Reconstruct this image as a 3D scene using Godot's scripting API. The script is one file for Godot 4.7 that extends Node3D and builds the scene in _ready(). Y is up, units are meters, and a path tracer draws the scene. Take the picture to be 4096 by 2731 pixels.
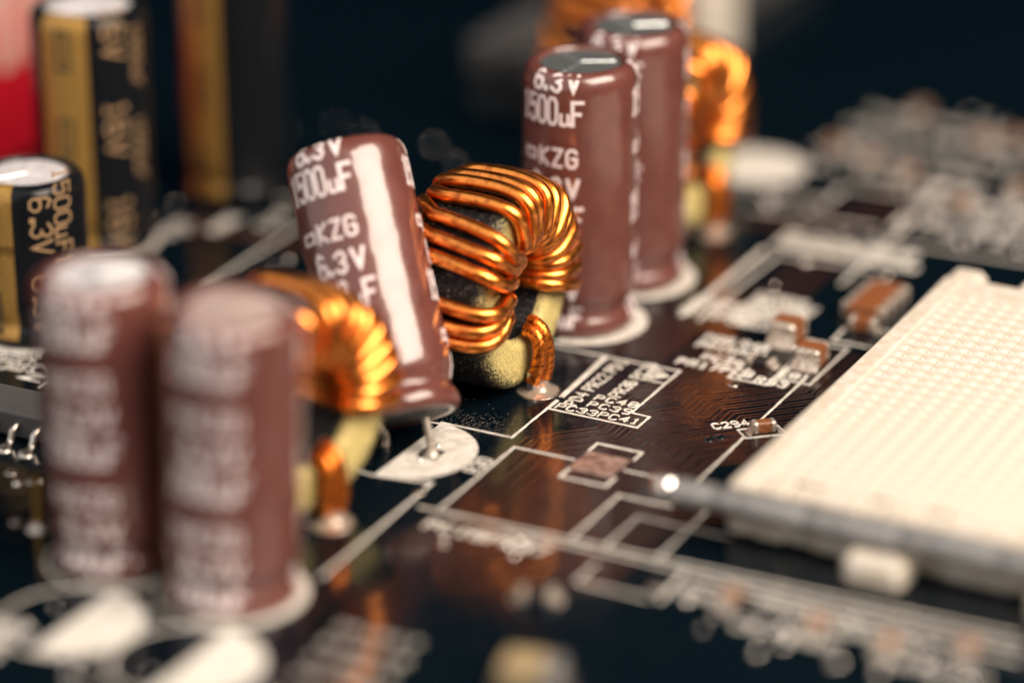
extends Node3D
# A close-up of a computer mainboard. Board coordinates in millimetres: u to the right along the board,
# v away from the viewer, y up; world x = u, y = y, z = -v, all times S (the scene is in metres, at real size).

const S := 0.001
const FOCUS := 0.2315
const APERTURE_MM := 12.5

var rng := RandomNumberGenerator.new()
var mat := {}
var used := {}
var board: Node3D

# ------------------------------------------------------------------ mesh helper
class MB:
	var v := PackedVector3Array()
	var n := PackedVector3Array()
	var t := PackedVector2Array()
	func tri(a: Vector3, b: Vector3, c: Vector3, na: Vector3, nb: Vector3, nc: Vector3, ta := Vector2.ZERO, tb := Vector2.ZERO, tc := Vector2.ZERO) -> void:
		var g := (b - a).cross(c - a)
		if g.length_squared() < 1e-16:
			return
		if g.dot(na + nb + nc) > 0.0:
			v.append(a); v.append(c); v.append(b)
			n.append(na); n.append(nc); n.append(nb)
			t.append(ta); t.append(tc); t.append(tb)
		else:
			v.append(a); v.append(b); v.append(c)
			n.append(na); n.append(nb); n.append(nc)
			t.append(ta); t.append(tb); t.append(tc)
	func flat(a: Vector3, b: Vector3, c: Vector3, out: Vector3) -> void:
		var g := (b - a).cross(c - a)
		if g.length_squared() < 1e-16:
			return
		g = g.normalized()
		if g.dot(out) < 0.0:
			g = -g
		tri(a, b, c, g, g, g)
	func quad(a: Vector3, b: Vector3, c: Vector3, d: Vector3, out: Vector3) -> void:
		flat(a, b, c, out)
		flat(a, c, d, out)
	# a smooth sheet: rows of points with rows of normals
	func sheet(rows: Array, norms: Array, uvs := []) -> void:
		for i in rows.size() - 1:
			var r0: PackedVector3Array = rows[i]
			var r1: PackedVector3Array = rows[i + 1]
			var n0: PackedVector3Array = norms[i]
			var n1: PackedVector3Array = norms[i + 1]
			for j in r0.size() - 1:
				var a := Vector2.ZERO
				var b := Vector2.ZERO
				var c := Vector2.ZERO
				var d := Vector2.ZERO
				if uvs.size():
					a = uvs[i][j]; b = uvs[i][j + 1]; c = uvs[i + 1][j + 1]; d = uvs[i + 1][j]
				tri(r0[j], r0[j + 1], r1[j + 1], n0[j], n0[j + 1], n1[j + 1], a, b, c)
				tri(r0[j], r1[j + 1], r1[j], n0[j], n1[j + 1], n1[j], a, c, d)
	# a box with chamfered edges
	func rbox(lo: Vector3, hi: Vector3, b: float) -> void:
		var c := (lo + hi) * 0.5
		var h := (hi - lo) * 0.5
		b = minf(b, minf(h.x, minf(h.y, h.z)) * 0.95)
		var P := func(sx: float, sy: float, sz: float, ax: int) -> Vector3:
			var k := Vector3(sx * (h.x - b), sy * (h.y - b), sz * (h.z - b))
			if ax == 0: k.x = sx * h.x
			elif ax == 1: k.y = sy * h.y
			else: k.z = sz * h.z
			return c + k
		for s in [-1.0, 1.0]:
			quad(P.call(s, -1, -1, 0), P.call(s, 1, -1, 0), P.call(s, 1, 1, 0), P.call(s, -1, 1, 0), Vector3(s, 0, 0))
			quad(P.call(-1, s, -1, 1), P.call(1, s, -1, 1), P.call(1, s, 1, 1), P.call(-1, s, 1, 1), Vector3(0, s, 0))
			quad(P.call(-1, -1, s, 2), P.call(1, -1, s, 2), P.call(1, 1, s, 2), P.call(-1, 1, s, 2), Vector3(0, 0, s))
			for q in [-1.0, 1.0]:
				quad(P.call(s, q, -1, 0), P.call(s, q, 1, 0), P.call(s, q, 1, 1), P.call(s, q, -1, 1), Vector3(s, q, 0))
				quad(P.call(s, -1, q, 0), P.call(s, 1, q, 0), P.call(s, 1, q, 2), P.call(s, -1, q, 2), Vector3(s, 0, q))
				quad(P.call(-1, s, q, 1), P.call(1, s, q, 1), P.call(1, s, q, 2), P.call(-1, s, q, 2), Vector3(0, s, q))
				for w in [-1.0, 1.0]:
					flat(P.call(s, q, w, 0), P.call(s, q, w, 1), P.call(s, q, w, 2), Vector3(s, q, w))
	# a round bar along a path; radii may differ from point to point
	func tube(path: PackedVector3Array, rad, sides := 10, caps := true) -> void:
		var m := path.size()
		var rows := []
		var norms := []
		var side := Vector3.ZERO
		for i in m:
			var d := (path[mini(i + 1, m - 1)] - path[maxi(i - 1, 0)]).normalized()
			if i == 0:
				side = d.cross(Vector3(0.31, 0.9, 0.27)).normalized()
			else:
				side = (side - d * side.dot(d)).normalized()
			var o := d.cross(side)
			var r: float = rad[i] if rad is PackedFloat32Array else rad
			var row := PackedVector3Array()
			var nr := PackedVector3Array()
			for k in sides + 1:
				var a := TAU * k / sides
				var e := side * cos(a) + o * sin(a)
				row.append(path[i] + e * r)
				nr.append(e)
			rows.append(row)
			norms.append(nr)
		sheet(rows, norms)
		if caps:
			for k in sides:
				flat(path[0], rows[0][k], rows[0][k + 1], path[0] - path[1])
				flat(path[m - 1], rows[m - 1][k], rows[m - 1][k + 1], path[m - 1] - path[m - 2])
	# a turned shape about the y axis; the profile is a list of (radius, height), smooth where turns are gentle
	func lathe(prof: PackedVector2Array, segs := 48, wob = null) -> void:
		var m := prof.size()
		var rows := []
		var norms := []
		for i in m:
			var tan2 := (prof[mini(i + 1, m - 1)] - prof[maxi(i - 1, 0)])
			if tan2.length() < 1e-9: tan2 = Vector2(0, 1)
			tan2 = tan2.normalized()
			var nr2 := Vector2(tan2.y, -tan2.x)
			var row := PackedVector3Array()
			var nn := PackedVector3Array()
			for k in segs + 1:
				var a := TAU * k / segs
				var r := prof[i].x
				if wob != null and r > 0.5:
					r += wob.call(a, prof[i].y)
				row.append(Vector3(sin(a) * r, prof[i].y, cos(a) * r))
				var er := Vector3(sin(a), 0, cos(a))
				if wob != null and r > 0.5:
					var ea := Vector3(cos(a), 0, -sin(a))
					var da: float = (wob.call(a + 0.03, prof[i].y) - wob.call(a - 0.03, prof[i].y)) / 0.06
					var dy: float = (wob.call(a, prof[i].y + 0.1) - wob.call(a, prof[i].y - 0.1)) / 0.2
					nn.append(((er - ea * da / r) * nr2.x + Vector3.UP * (nr2.y - dy * nr2.x)).normalized())
				else:
					nn.append((er * nr2.x + Vector3.UP * nr2.y).normalized())
			rows.append(row)
			norms.append(nn)
		sheet(rows, norms)
	# a flat polygon in the u-v plane raised from y0 to y1
	func slab(poly: PackedVector2Array, y0: float, y1: float) -> void:
		var ix := Geometry2D.triangulate_polygon(poly)
		for i in range(0, ix.size(), 3):
			var q := []
			for k in 3:
				q.append(Vector3(poly[ix[i + k]].x, y1, -poly[ix[i + k]].y))
			flat(q[0], q[1], q[2], Vector3.UP)
		var mid := Vector2.ZERO
		for p in poly: mid += p / poly.size()
		var cw := Geometry2D.is_polygon_clockwise(poly)
		for i in poly.size():
			var a := poly[i]
			var b := poly[(i + 1) % poly.size()]
			var e := (b - a)
			var o := Vector2(e.y, -e.x) * (1.0 if not cw else -1.0)
			quad(Vector3(a.x, y0, -a.y), Vector3(b.x, y0, -b.y), Vector3(b.x, y1, -b.y), Vector3(a.x, y1, -a.y), Vector3(o.x, 0, -o.y))
	# a printed stroke: a low ridge along a line; map turns (along, across, height) into a point
	func ink(pts: PackedVector2Array, w: float, y0: float, h: float, map: Callable, step := 0.5, rough := 0.0, r: RandomNumberGenerator = null) -> void:
		var closed := pts.size() > 2 and pts[0].distance_to(pts[pts.size() - 1]) < 1e-4
		var q := PackedVector2Array()
		for i in pts.size() - 1:
			var k := maxi(1, ceili(pts[i].distance_to(pts[i + 1]) / step))
			for j in k:
				q.append(pts[i].lerp(pts[i + 1], float(j) / k))
		q.append(pts[pts.size() - 1])
		var m := q.size()
		var rows := []
		for i in m:
			var d0 := (q[i] - q[i - 1]) if i > 0 else ((q[m - 1] - q[m - 2]) if closed else Vector2.ZERO)
			var d1 := (q[i + 1] - q[i]) if i < m - 1 else ((q[1] - q[0]) if closed else Vector2.ZERO)
			if d0 == Vector2.ZERO: d0 = d1
			if d1 == Vector2.ZERO: d1 = d0
			d0 = d0.normalized(); d1 = d1.normalized()
			var tn := (d0 + d1)
			tn = tn.normalized() if tn.length() > 0.2 else d1
			var o := Vector2(-tn.y, tn.x)
			var ww := w * 0.5 / maxf(0.6, o.dot(Vector2(-d1.y, d1.x)))
			var wl := ww
			var wr := ww
			if r and rough > 0.0:
				wl *= 1.0 + r.randf_range(-rough, rough)
				wr *= 1.0 + r.randf_range(-rough, rough)
			var c := q[i]
			if not closed and i == 0: c -= d1 * w * 0.3
			if not closed and i == m - 1: c += d0 * w * 0.3
			var a := c + o * wl
			var b := c - o * wr
			var e := minf(h, w * 0.2) if h > 0.03 else h * 0.15
			rows.append([map.call(a.x, a.y, y0), map.call(a.x - o.x * e, a.y - o.y * e, y0 + h), map.call(b.x + o.x * e, b.y + o.y * e, y0 + h), map.call(b.x, b.y, y0)])
		for i in m - 1:
			var A: Array = rows[i]
			var B: Array = rows[i + 1]
			var up: Vector3 = map.call(q[i].x, q[i].y, y0 + 1.0) - map.call(q[i].x, q[i].y, y0)
			var lo: Vector3 = A[0] - A[3]
			quad(A[1], A[2], B[2], B[1], up)
			quad(A[0], A[1], B[1], B[0], up + lo.normalized())
			quad(A[3], A[2], B[2], B[3], up - lo.normalized())
		if not closed:
			quad(rows[0][0], rows[0][1], rows[0][2], rows[0][3], rows[0][0] - rows[1][0])
			quad(rows[m - 1][0], rows[m - 1][1], rows[m - 1][2], rows[m - 1][3], rows[m - 1][0] - rows[m - 2][0])
	# a low roof-shaped ridge along a line on the board
	func ridge(q: PackedVector2Array, w: float, h: float) -> void:
		var m := q.size()
		var rows := []
		for i in m:
			var d0 := (q[i] - q[maxi(i - 1, 0)]).normalized()
			var d1 := (q[mini(i + 1, m - 1)] - q[i]).normalized()
			var tn := (d0 + d1).normalized()
			var o := Vector2(-tn.y, tn.x) * w * 0.5 / maxf(0.6, absf(tn.dot(d1 if d1 != Vector2.ZERO else d0)))
			rows.append([Vector3(q[i].x + o.x, 0.001, -q[i].y - o.y), Vector3(q[i].x, h, -q[i].y), Vector3(q[i].x - o.x, 0.001, -q[i].y + o.y)])
		for i in m - 1:
			for k in 2:
				quad(rows[i][k], rows[i][k + 1], rows[i + 1][k + 1], rows[i + 1][k], Vector3.UP)
	func mesh() -> ArrayMesh:
		var arr := []
		arr.resize(Mesh.ARRAY_MAX)
		var p := PackedVector3Array()
		p.resize(v.size())
		for i in v.size(): p[i] = v[i] * 0.001
		arr[Mesh.ARRAY_VERTEX] = p
		arr[Mesh.ARRAY_NORMAL] = n
		arr[Mesh.ARRAY_TEX_UV] = t
		var m := ArrayMesh.new()
		m.add_surface_from_arrays(Mesh.PRIMITIVE_TRIANGLES, arr)
		return m

# ------------------------------------------------------------------ object helpers
func at(u: float, v: float, y := 0.0) -> Vector3:
	return Vector3(u, y, -v) * S

func numbered(called: String) -> String:
	var k: int = used.get(called, -1) + 1
	used[called] = k
	return called if k == 0 else "%s_%03d" % [called, k]

func tag(o: Node, label: String, category := "", group := "", kind := "") -> void:
	o.set_meta("label", label)
	if category: o.set_meta("category", category)
	if group: o.set_meta("group", group)
	if kind: o.set_meta("kind", kind)

func thing(called: String, label: String, category: String, where: Vector3, turn := 0.0, group := "") -> Node3D:
	var o := Node3D.new()
	o.name = numbered(called)
	add_child(o, true)
	o.position = where
	o.rotation.y = turn
	tag(o, label, category, group)
	return o

func part(called: String, mb, m: Material, parent: Node3D, where := Vector3.ZERO, turn := 0.0) -> MeshInstance3D:
	var o := MeshInstance3D.new()
	o.name = called
	o.mesh = mb.mesh() if mb is MB else mb
	o.material_override = m
	parent.add_child(o, true)
	o.position = where
	o.rotation.y = turn
	return o

func dup(src: Node3D, label: String, where: Vector3, turn := 0.0, group := "") -> Node3D:
	var o: Node3D = src.duplicate()
	var base := String(src.name)
	if base.length() > 4 and base[-4] == "_" and base.right(3).is_valid_int(): base = base.left(-4)
	o.name = numbered(base)
	add_child(o, true)
	o.position = where
	o.rotation = Vector3(0, turn, 0)
	tag(o, label, src.get_meta("category"), group if group else src.get_meta("group", ""))
	return o

# ------------------------------------------------------------------ materials
func noise_tex(freq: float, octaves := 3, size := 256, as_normal := false, bump := 2.0, sd := 1) -> NoiseTexture2D:
	var f := FastNoiseLite.new()
	f.seed = sd
	f.noise_type = FastNoiseLite.TYPE_SIMPLEX_SMOOTH
	f.frequency = freq
	f.fractal_octaves = octaves
	var t := NoiseTexture2D.new()
	t.width = size
	t.height = size
	t.seamless = true
	t.noise = f
	t.as_normal_map = as_normal
	t.bump_strength = bump
	return t

func ramp_tex(freq: float, lo: Color, hi: Color, octaves := 4, size := 256, sd := 1, a := 0.3, b := 0.7) -> NoiseTexture2D:
	var t := noise_tex(freq, octaves, size, false, 1.0, sd)
	var g := Gradient.new()
	g.offsets = PackedFloat32Array([a, b])
	g.colors = PackedColorArray([lo, hi])
	t.color_ramp = g
	return t

func lin(r: float, g: float, b: float) -> Color:
	return Color(r, g, b).linear_to_srgb()

func mk(called: String, c: Color, rough: float, metal := 0.0) -> StandardMaterial3D:
	var m := StandardMaterial3D.new()
	m.resource_name = called
	m.albedo_color = c
	m.roughness = rough
	m.metallic = metal
	mat[called] = m
	return m

func tri(m: StandardMaterial3D, per_m: float) -> void:
	m.uv1_triplanar = true
	m.uv1_scale = Vector3.ONE * per_m

func relief(m: StandardMaterial3D, tex: Texture2D, strength: float) -> void:
	m.normal_enabled = true
	m.normal_texture = tex
	m.normal_scale = strength

func core_paint() -> ImageTexture:
	# across: round the ring; down: round the section of the core. Yellow lacquer, with a black coat sprayed over the rim
	var f := FastNoiseLite.new()
	f.seed = 11
	f.frequency = 0.02
	f.fractal_octaves = 2
	var g := FastNoiseLite.new()
	g.seed = 5
	g.frequency = 0.24
	g.fractal_octaves = 2
	var W := 1024
	var H := 256
	var im := Image.create(W, H, false, Image.FORMAT_RGB8)
	var yel := lin(0.47, 0.38, 0.13)
	var blk := lin(0.004, 0.004, 0.0045)
	var dust := lin(0.34, 0.29, 0.27)
	for y in H:
		var s := float(y) / H
		for x in W:
			# the +u face is s 0.10..0.40; the rim about 0.5
			var d := 0.098 - absf(s - 0.085) + 0.014 * f.get_noise_2d(x, y * 3.0)
			var gr := g.get_noise_2d(x, y)
			var c := blk
			if d + gr * 0.1 > 0.0:
				c = yel.lerp(lin(0.55, 0.46, 0.2), 0.5 + 0.5 * f.get_noise_2d(x * 3.0, y * 5.0))
				if gr < -0.42 + maxf(0.0, 0.03 - d) * 3.0: c = lin(0.12, 0.09, 0.04)
			else:
				var h := g.get_noise_2d(x * 0.7 + 400.0, y * 1.3)
				if h + 0.35 * f.get_noise_2d(x * 1.7, y * 4.0 + 90.0) > 0.56: c = dust
			im.set_pixel(x, y, c)
	return ImageTexture.create_from_image(im)

func materials() -> void:
	var m: StandardMaterial3D
	m = mk("solder_mask", lin(0.0018, 0.0048, 0.0076), 0.16)
	tri(m, 60.0)
	m.roughness_texture = ramp_tex(0.02, Color(0.55, 0.55, 0.55), Color(1, 1, 1), 4, 256, 3)
	relief(m, noise_tex(0.025, 3, 256, true, 1.2, 4), 0.22)
	m = mk("trace", lin(0.036, 0.015, 0.0105), 0.16)
	tri(m, 90.0)
	relief(m, noise_tex(0.03, 2, 256, true, 1.2, 9), 0.2)
	m = mk("print", lin(0.62, 0.60, 0.56), 0.55)
	tri(m, 300.0)
	m.albedo_texture = ramp_tex(0.012, Color(0.9, 0.89, 0.87), Color(1, 1, 1), 4, 256, 14)
	relief(m, noise_tex(0.06, 3, 256, true, 2.0, 15), 0.08)
	m = mk("sleeve", lin(0.122, 0.041, 0.033), 0.36)
	m.metallic_specular = 0.45
	m.clearcoat_enabled = true
	m.clearcoat = 0.85
	m.clearcoat_roughness = 0.09
	tri(m, 110.0)
	m.albedo_texture = ramp_tex(0.02, Color(0.94, 0.93, 0.93), Color(1, 1, 1), 5, 256, 21)
	m.roughness_texture = ramp_tex(0.015, Color(0.75, 0.75, 0.75), Color(1, 1, 1), 4, 256, 22)
	relief(m, noise_tex(0.012, 3, 256, true, 1.2, 23), 0.14)
	m = mk("sleeve_print", lin(0.70, 0.62, 0.62), 0.42)
	m = mk("black_sleeve", lin(0.006, 0.007, 0.009), 0.2)
	m.metallic_specular = 0.33
	tri(m, 110.0)
	m.roughness_texture = ramp_tex(0.02, Color(0.8, 0.8, 0.8), Color(1, 1, 1), 4, 256, 25)
	m = mk("gold_print", lin(0.50, 0.285, 0.07), 0.4, 0.5)
	tri(m, 250.0)
	m.albedo_texture = ramp_tex(0.05, Color(0.78, 0.78, 0.78), Color(1, 1, 1), 5, 256, 26)
	m = mk("gold_ink", lin(0.36, 0.23, 0.12), 0.5, 0.2)
	m = mk("dark_ink", lin(0.02, 0.018, 0.016), 0.4)
	m = mk("aluminium", lin(0.82, 0.82, 0.83), 0.42, 0.35)
	tri(m, 180.0)
	m.albedo_texture = ramp_tex(0.03, Color(0.88, 0.86, 0.88), Color(1, 1, 1), 5, 256, 28)
	relief(m, noise_tex(0.08, 3, 256, true, 1.5, 29), 0.3)
	m = mk("bright_aluminium", lin(0.62, 0.66, 0.66), 0.28, 0.9)
	tri(m, 180.0)
	relief(m, noise_tex(0.02, 3, 256, true, 1.5, 30), 0.25)
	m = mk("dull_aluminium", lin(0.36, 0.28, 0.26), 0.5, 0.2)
	m = mk("rubber", lin(0.02, 0.02, 0.022), 0.6)
	m = mk("copper", lin(0.98, 0.32, 0.05), 0.33, 1.0)
	tri(m, 220.0)
	m.albedo_texture = ramp_tex(0.018, Color(0.76, 0.66, 0.6), Color(1, 1, 1), 5, 256, 31, 0.25, 0.45)
	m.roughness_texture = ramp_tex(0.02, Color(0.85, 0.85, 0.85), Color(1, 1, 1), 4, 256, 32)
	relief(m, noise_tex(0.03, 4, 256, true, 1.2, 33), 0.25)
	m.clearcoat_enabled = true
	m.clearcoat = 0.5
	m.clearcoat_roughness = 0.12
	m = mk("scorched_copper", lin(0.8, 0.23, 0.035), 0.3, 0.9)
	tri(m, 300.0)
	m.albedo_texture = ramp_tex(0.03, Color(0.35, 0.22, 0.15), Color(1, 1, 1), 5, 256, 34, 0.25, 0.5)
	relief(m, noise_tex(0.05, 4, 256, true, 3.0, 35), 0.8)
	m = mk("core", Color.WHITE, 0.6)
	m.metallic_specular = 0.35
	m.albedo_texture = core_paint()
	m.texture_repeat = true
	m = mk("tin", lin(0.72, 0.68, 0.63), 0.3, 1.0)
	tri(m, 250.0)
	m.albedo_texture = ramp_tex(0.03, Color(0.62, 0.58, 0.54), Color(1, 1, 1), 5, 256, 36)
	relief(m, noise_tex(0.03, 4, 256, true, 2.0, 37), 0.5)
	m = mk("plated", lin(0.62, 0.57, 0.51), 0.45, 0.55)
	tri(m, 350.0)
	m.albedo_texture = ramp_tex(0.03, Color(0.7, 0.66, 0.62), Color(1, 1, 1), 5, 256, 51)
	relief(m, noise_tex(0.04, 4, 256, true, 2.5, 52), 0.6)
	m = mk("flux", lin(0.3, 0.25, 0.2), 0.22, 0.4)
	tri(m, 250.0)
	relief(m, noise_tex(0.03, 4, 256, true, 2.5, 38), 0.5)
	m = mk("pad_metal", lin(0.62, 0.46, 0.40), 0.42, 0.75)
	tri(m, 180.0)
	m.albedo_texture = ramp_tex(0.02, Color(0.7, 0.66, 0.64), Color(1, 1, 1), 5, 256, 39)
	relief(m, noise_tex(0.03, 4, 256, true, 1.5, 40), 0.3)
	m = mk("ceramic", lin(0.24, 0.085, 0.03), 0.32)
	tri(m, 400.0)
	m.albedo_texture = ramp_tex(0.03, Color(0.8, 0.8, 0.8), Color(1, 1, 1), 4, 256, 41)
	m = mk("black_ceramic", lin(0.015, 0.015, 0.017), 0.35)
	m = mk("cream", lin(0.53, 0.495, 0.445), 0.5)
	tri(m, 120.0)
	m.albedo_texture = ramp_tex(0.02, Color(0.94, 0.92, 0.88), Color(1, 1, 1), 5, 256, 43)
	relief(m, noise_tex(0.06, 3, 256, true, 1.5, 44), 0.2)
	m = mk("contact", lin(0.62, 0.42, 0.36), 0.35, 0.2)
	m = mk("polished", lin(0.82, 0.79, 0.75), 0.22, 1.0)
	m = mk("steel", lin(0.36, 0.355, 0.35), 0.36, 0.6)
	tri(m, 160.0)
	m.albedo_texture = ramp_tex(0.015, Color(0.74, 0.74, 0.75), Color(1, 1, 1), 5, 256, 46)
	relief(m, noise_tex(0.03, 4, 256, true, 2.0, 47), 0.12)
	m = mk("chip_black", lin(0.05, 0.05, 0.052), 0.6)
	tri(m, 200.0)
	relief(m, noise_tex(0.12, 3, 256, true, 2.0, 48), 0.3)
	m = mk("red_plastic", lin(0.40, 0.004, 0.016), 0.38)
	m = mk("yellow_case", lin(0.27, 0.205, 0.11), 0.55)
	m = mk("dust", lin(0.42, 0.35, 0.29), 0.9)
	m = mk("brass", lin(0.72, 0.42, 0.11), 0.3, 1.0)

# ------------------------------------------------------------------ lettering
const GLYPH := {
	"0": "10 01 05 16 36 45 41 30 10", "Ø": "10 01 05 16 36 45 41 30 10|02 44", "1": "15 26 20|10 30", "2": "05 16 36 45 44 00 40", "3": "05 26 36 45 44 33 42 41 30 20 01|23 33",
	"4": "30 36 02 42", "5": "46 06 03 34 43 41 30 10 01", "6": "35 16 05 01 10 30 41 42 33 13 02", "7": "06 46 10", "8": "13 04 05 16 36 45 44 33 13 02 01 10 30 41 42 33", "9": "10 30 41 45 36 16 05 04 13 43",
	"A": "00 26 40|12 32", "B": "00 06 36 45 44 33 03|33 42 41 30 00", "C": "45 36 16 05 01 10 30 41", "D": "00 06 26 44 42 20 00", "E": "46 06 00 40|03 33", "F": "00 06 46|03 33", "G": "45 36 16 05 01 10 30 41 43 23",
	"J": "06 46|36 31 20 10 01", "K": "00 06|46 03 40", "L": "06 00 40", "M": "00 06 23 46 40", "N": "00 06 40 46", "P": "00 06 36 45 44 33 03", "Q": "10 01 05 16 36 45 41 30 10|22 40", "R": "00 06 36 45 44 33 03|23 40", "S": "45 36 16 05 04 13 33 42 41 30 10 01",
	"T": "06 46|26 20", "U": "06 01 10 30 41 46", "V": "06 20 46", "X": "00 46|06 40", "Z": "06 46 00 40", "µ": "04 00|01 10 20 31|34 31 40", "b": "01 05 45 41 01", ".": "10 11 21 20 10", "-": "03 43", "+": "13 33|22 24",
}

func glyph_strokes(ch: String) -> Array:
	var out := []
	if not GLYPH.has(ch): return out
	for s in String(GLYPH[ch]).split("|"):
		var line := PackedVector2Array()
		for p in s.split(" "):
			line.append(Vector2(int(p[0]), int(p[1])))
		out.append(line)
	return out

# letters along (dx, dy) from a point of the map's plane
func write(mb: MB, text: String, from: Vector2, ang: float, height: float, width: float, adv: float, stroke: float, y0: float, h: float, map: Callable, step := 0.4) -> void:
	var d := Vector2(cos(ang), sin(ang))
	var o := Vector2(-d.y, d.x)
	var z := 0.0
	var pen := 0.0
	for ch in text:
		for line in glyph_strokes(ch):
			var q := PackedVector2Array()
			for p in line:
				q.append(from + d * (pen + p.x / 4.0 * width) + o * (p.y / 6.0 * height))
			mb.ink(q, stroke, y0, h + z, map, step, 0.10, rng)
			z = fmod(z + 0.0021, 0.012)
		pen += adv * (0.5 if ch == "." or ch == " " else 1.0)

func plane(x: float, y: float, h: float) -> Vector3:
	return Vector3(x, h, -y)

func round_map(r: float) -> Callable:
	return func(x: float, y: float, h: float) -> Vector3:
		var a := x / r
		return Vector3(sin(a) * (r + h), y, cos(a) * (r + h))

func board_text(text: String, u: float, v: float, deg: float, height := 0.95, adv := 0.80, stroke := 0.17, width := 0.55) -> void:
	var mb := MB.new()
	write(mb, text, Vector2(u, v), deg_to_rad(deg), height, width, adv, stroke, 0.0, 0.045, plane, 0.3)
	part("printed_text", mb, mat.print, board)

func board_line(pts: Array, w := 0.2, wobble := 0.2) -> void:
	var q := PackedVector2Array()
	for i in range(0, pts.size(), 2): q.append(Vector2(pts[i], pts[i + 1]))
	var mb := MB.new()
	mb.ink(q, w, 0.0, 0.04 + 0.006 * rng.randf(), plane, 0.35, wobble, rng)
	part("printed_line", mb, mat.print, board)

func arc_pts(c: Vector2, r: float, a0: float, a1: float, k: int) -> PackedVector2Array:
	var q := PackedVector2Array()
	for i in k + 1:
		var a := lerpf(a0, a1, float(i) / k)
		q.append(c + Vector2(cos(a), sin(a)) * r)
	return q

# the round mark that a capacitor stands on: a ring, one half filled white, a square window round the pin
func cap_mark(u: float, v: float, r := 4.75, window := true) -> void:
	var c := Vector2(u, v)
	var half := arc_pts(c, r - 0.02, -PI / 2, PI / 2, 40)
	var hole := PackedVector2Array([c + Vector2(0.95, -0.8), c + Vector2(2.5, -0.8), c + Vector2(2.5, 0.8), c + Vector2(0.95, 0.8)])
	var mb := MB.new()
	for s in [-1.0, 1.0]:
		var cut := PackedVector2Array([c + Vector2(-9, 0), c + Vector2(9, 0), c + Vector2(9, 9 * s), c + Vector2(-9, 9 * s)])
		for p in Geometry2D.intersect_polygons(half, cut):
			if not window:
				mb.slab(p, 0.0, 0.045)
				continue
			for q in Geometry2D.clip_polygons(p, hole):
				mb.slab(q, 0.0, 0.045)
	part("capacitor_mark", mb, mat.print, board)
	var ring := MB.new()
	ring.ink(arc_pts(c, r - 0.1, PI / 2 + 0.02, 1.5 * PI - 0.02, 40), 0.22, 0.0, 0.042, plane, 0.6)
	part("printed_ring", ring, mat.print, board)
	if window:
		var pads := MB.new()
		for w in [Vector2(1.75, 0), Vector2(-1.75, 0)]:
			pads.tube(PackedVector3Array([Vector3(u + w.x, 0.0, -v), Vector3(u + w.x, 0.03, -v)]), 0.5, 20)
		part("solder_pad", pads, mat.tin, board)

# ------------------------------------------------------------------ the board
# parallel tracks with 45 degree bends: each is the first one moved across, so that the spacing stays the same
func bundle(mb: MB, pts: Array, from: int, to: int, pitch: float, w: float) -> void:
	for k in range(from, to):
		var d := k * pitch + (0.07 if k % 2 else 0.0)
		var q := PackedVector2Array()
		for i in range(0, pts.size(), 2):
			q.append(Vector2(pts[i] + d, pts[i + 1] - (0.414 * d if i > 0 and i < pts.size() - 2 else 0.0)))
		mb.ridge(q, w, 0.012)

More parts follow.
